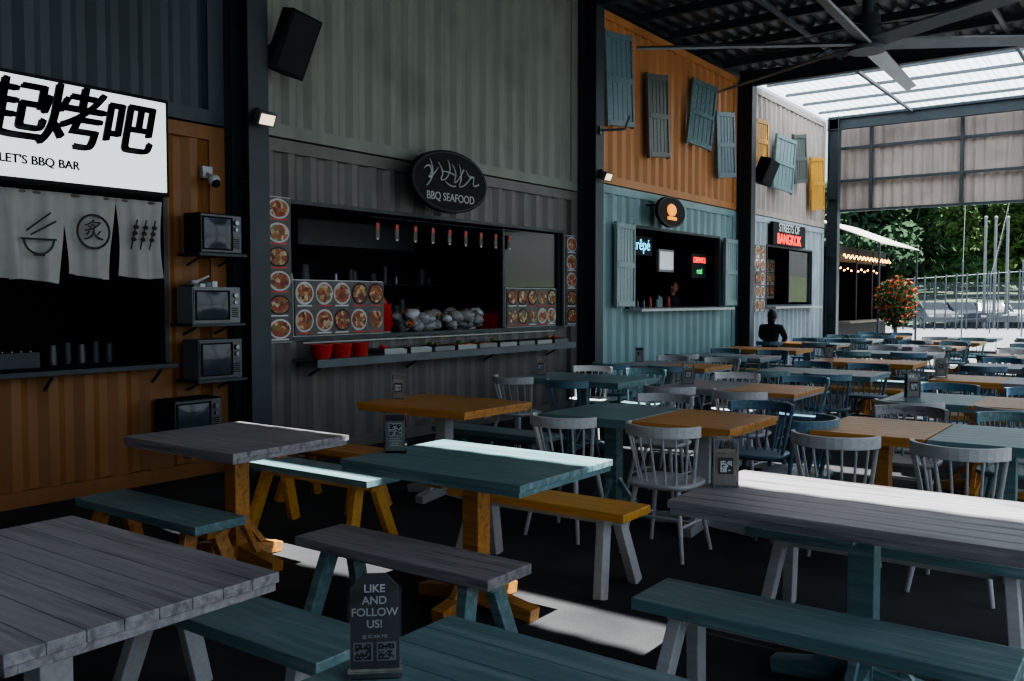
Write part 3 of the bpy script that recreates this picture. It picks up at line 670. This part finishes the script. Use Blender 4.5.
# ------------------------------------------------------------------ outside
def leaves(e,c,r,n,k,s=.12):
    vs=[];fs=[]
    for i in range(n):
        d=Vector((random.gauss(0,1),random.gauss(0,1),random.gauss(0,1))).normalized()*(random.random()**.4)
        p=Vector((c[0]+d.x*r[0],c[1]+d.y*r[1],c[2]+d.z*r[2]))
        a=Vector((random.gauss(0,1),random.gauss(0,1),random.gauss(0,1))).normalized(); b_=a.orthogonal().normalized(); q=s*random.uniform(.6,1.4)
        o=len(vs); vs+=[p-a*q,p+b_*q*.5,p+a*q,p-b_*q*.5]; fs.append((o,o+1,o+2,o+3))
    e.add(vs,fs,k)
def tree_mesh(h,k):
    e=MB(); e.cyl((0,0,0),(0,0,h*.8),.16,.07,'bark',8)
    for i in range(10):
        z=h*(.2+.08*i); r=h*.32*(1-.08*i); a=random.random()*6.28; e.cyl((0,0,z-.3),(math.cos(a)*r*.6,math.sin(a)*r*.6,z+.3),.05,.02,'bark',6)
        leaves(e,(math.cos(a)*r*.5,math.sin(a)*r*.5,z+.4),(r,r,h*.12),620,k,.3)
    return e.mesh('tree')
T=[tree_mesh(8,'leaf'),tree_mesh(10,'leaf2'),tree_mesh(7,'leaf')]
def W(px,d):
    l=(px-512)/900*d; return (6.9-.591*d+.807*l, .807*d+.591*l)
for i,(px,d) in enumerate(((835,62),(862,58),(880,66),(900,70),(915,60),(935,74),(955,68),(975,78),(1000,72),(1020,66),(850,75),(890,82),(925,86),(965,90),(1010,88),(1050,80),(1080,70),(945,80),(985,84),(910,78),(870,88),(1030,90),(1000,96),(940,98))):
    x,y=W(px,d); o=place('tree',T[i%3],(x,y,1.0 if d<64 else (1.8 if d<80 else 2.6)),random.random()*6); 
e=MB(); vs=[];fs=[];nx=30;ny=12
for j in range(ny+1):
    for i in range(nx+1):
        x=-60+i*5; y=54+j*6; vs.append((x,y,-.3+5*(j/ny)**.8+.3*math.sin(i*1.3)*min(1,j)+random.uniform(-.1,.1)))
fs=[(j*(nx+1)+i,j*(nx+1)+i+1,(j+1)*(nx+1)+i+1,(j+1)*(nx+1)+i) for j in range(ny) for i in range(nx)]
e.add(vs,fs,'grass',True); e.obj('grassy_bank')
for px in (984,994,1006): 
    x,y=W(px,49); e=MB(); e.cyl((0,0,-.1),(0,0,6.0),.09,.07,'tvgrey',10); e.sphere((0,0,6.0),.1,'tvgrey'); e.obj('flag_pole',(x,y,0))
e=MB(); p0=Vector((*W(872,47),0)); p1=Vector((*W(1040,47),0)); n=16
for i in range(n+1):
    q=p0.lerp(p1,i/n); e.cyl(q,q+Vector((0,0,2.6+.04*i)),.04,.04,'steel_l',6)
for z in (.2,1.3,2.5): e.cyl(p0+Vector((0,0,z)),p1+Vector((0,0,z+.6)),.025,.025,'steel_l',6)
for i in range(120):
    q=p0.lerp(p1,i/120); q2=p0.lerp(p1,min(1,(i+4)/120)); e.cyl(q,q2+Vector((0,0,2.5)),.005,.005,'steel_l',4,False); e.cyl(q2,q+Vector((0,0,2.5)),.005,.005,'steel_l',4,False)
e.obj('chain_link_fence')
def car(px,d,k,rot):
    e=MB(); x,y=W(px,d)
    prof=[(-2.1,.35),(-2.15,.7),(-2.0,.88),(-1.3,.95),(-.75,1.42),(.55,1.45),(1.35,1.0),(2.05,.85),(2.15,.6),(2.1,.35)]
    n=len(prof)
    vs=[(a,-.85 if z<1 else -.68,z) for a,z in prof]+[(a,.85 if z<1 else .68,z) for a,z in prof]
    e.add(vs,[tuple(range(n))[::-1],tuple(range(n,2*n))]+[(i,(i+1)%n,n+(i+1)%n,n+i) for i in range(n)],k)
    for s_ in (-1,1):
        e.add([(-1.05,s_*.80,1.0),(1.1,s_*.80,1.0),(.5,s_*.70,1.38),(-.72,s_*.70,1.36)],[(0,1,2,3)],'glass_dark')
        for xx in (-1.35,1.35): e.cyl((xx,s_*.7,.32),(xx,s_*.88,.32),.32,.32,'rubber',16); e.cyl((xx,s_*.88,.32),(xx,s_*.89,.32),.18,.18,'metal',12)
        e.box(2.08,2.16,s_*.6-.15,s_*.6+.15,.62,.74,'glow_txt'); 
    e.add([(-1.28,-.66,.985),(-1.28,.66,.985),(-.78,.6,1.4),(-.78,-.6,1.4)],[(0,1,2,3)],'glass_dark'); e.add([(1.32,-.66,1.03),(1.32,.66,1.03),(.62,.6,1.43),(.62,-.6,1.43)],[(0,1,2,3)],'glass_dark')
    e.obj('parked_car',(x,y,-.01),rot,.03)
# nose-in parked row, seen end-on
for px,k in ((928,'carb'),(956,'card_s'),(984,'carb'),(1014,'carw'),(1046,'card_s')): car(px,51,k,R(-58 if px!=984 else 122))
# bar kiosk
e=MB(); e.box(-2.3,0,23.6,28.4,0,.95,'black'); e.box(-2.3,-2.25,23.6,28.4,.95,2.9,'black'); e.box(-2.3,0,28.3,28.4,.95,2.9,'black'); e.box(-2.3,0,23.6,23.7,.95,2.9,'black'); e.box(-2.3,0,23.6,28.4,2.55,2.95,'black')
for y in (23.6,25.2,26.8,28.3): e.box(-.1,0,y,y+.1,.95,2.9,'black')
e.box(-.1,.3,23.6,28.4,.95,1.0,'bark')
for z in (1.4,1.8): 
    e.box(-2.25,-2.0,23.8,28.2,z,z+.03,'bark')
    for i in range(30): 
        y=23.9+i*.14; e.cyl((-2.1,y,z+.03),(-2.1,y,z+.25),.035,.02,random.choice(['glow_or','glass_dark','red','teal']),8)
k_=e.obj('bar_kiosk')
e=MB(); e.cyl((.1,23.6,2.75),(.1,28.4,2.75),.006,.006,'black',5)
for i in range(26): e.sphere((.12,23.65+i*.185,2.7-.05*(i%2)),.028,'glow_warm',8,6)
for i in range(14): e.sphere((-.2,23.8+i*.33,2.4-.05*(i%2)),.025,'glow_warm',8,6)
e.obj('fairy_lights')
e=MB(); vs=[(-.9,23.9,3.75),(.9,24.0,3.02),(.9,28.4,3.02),(-.9,28.4,3.75)]; vs+=[(a,b_,c-.03) for a,b_,c in vs]
e.add(vs,[(0,1,2,3),(7,6,5,4),(0,4,5,1),(1,5,6,2),(2,6,7,3),(3,7,4,0)],'cloth'); 
for y in (24.1,28.3): e.cyl((.86,y,0),(.86,y,3.03),.03,.03,'steel',8)
e.obj('awning_canopy')
e=MB(); e.cyl((0,0,0),(0,0,.75),.26,.36,'pot',24); e.cyl((0,0,.73),(0,0,.76),.38,.38,'pot',24); e.cyl((0,0,.7),(0,0,1.3),.05,.04,'bark',8)
leaves(e,(0,0,1.5),(.48,.48,.6),900,'leaf2',.07); leaves(e,(0,0,1.55),(.5,.5,.6),620,'flower',.045)
e.obj('potted_flowering_shrub',(1.62,22.65,0))
def bunting(a,b_,n,sag=.5):
    e=MB(); a=Vector(a);b_=Vector(b_); P=[a.lerp(b_,i/n)-Vector((0,0,sag*4*(i/n)*(1-i/n))) for i in range(n+1)]
    d=(b_-a).normalized()
    for i in range(n):
        e.cyl(P[i],P[i+1],.007,.007,'paper',4,False)
        c=(P[i]+P[i+1])/2; e.add([c-d*.13,c+d*.13,c-Vector((0,0,.36))],[(0,1,2)],'paper')
    e.cyl((b_.x,b_.y,-.01),(b_.x,b_.y,b_.z+.1),.03,.03,'steel_l',6)
    e.obj('pennant_bunting')
def W3(px,py,d): x,y=W(px,d); return (x,y,1.55+(300-py)*d/900)
G=lambda x:(x,23.06,3.76)
bunting(G(3.0),W3(962,262,38),15,.2); bunting(G(3.9),W3(990,275,42),18,.1); bunting(G(4.3),W3(1040,255,36),14,.2); bunting(G(4.8),W3(1022,262,38),13,.2)

# ------------------------------------------------------------------ light
w=bpy.data.worlds.new('World'); scene.world=w; w.use_nodes=True
nt=w.node_tree; bg=nt.nodes['Background']
sky=nt.nodes.new('ShaderNodeTexSky'); sky.sky_type='NISHITA'; sky.sun_disc=False; sky.sun_elevation=R(60); sky.sun_rotation=R(60); sky.dust_density=3; sky.air_density=1
mx=nt.nodes.new('ShaderNodeMix'); mx.data_type='RGBA'; mx.inputs[0].default_value=.6
sc=nt.nodes.new('ShaderNodeVectorMath'); sc.operation='SCALE'; sc.inputs['Scale'].default_value=.25
nt.links.new(sky.outputs[0],sc.inputs[0]); nt.links.new(sc.outputs[0],mx.inputs[6]); mx.inputs[7].default_value=(.82,.94,1.04,1)
nt.links.new(mx.outputs[2],bg.inputs[0]); bg.inputs[1].default_value=.95
s=bpy.data.lights.new('sun','SUN'); s.energy=17; s.angle=R(.7); s.color=(1,.97,.93); so=bpy.data.objects.new('sun',s); col.objects.link(so)
so.rotation_euler=Vector((.28,.27,1)).to_track_quat('Z','Y').to_euler(); so.location=(5,10,20)

cam=bpy.data.cameras.new('camera'); cam.lens=900/1024*36; cam.sensor_width=36; cam.clip_end=400
co=bpy.data.objects.new('camera',cam); col.objects.link(co); co.location=(6.9,0,1.55); co.rotation_euler=(R(90-2.58),0,R(36.2)); scene.camera=co
scene.view_settings.view_transform='AgX'
try: scene.view_settings.look='AgX - Medium High Contrast'
except Exception: pass
scene.view_settings.exposure=0.38
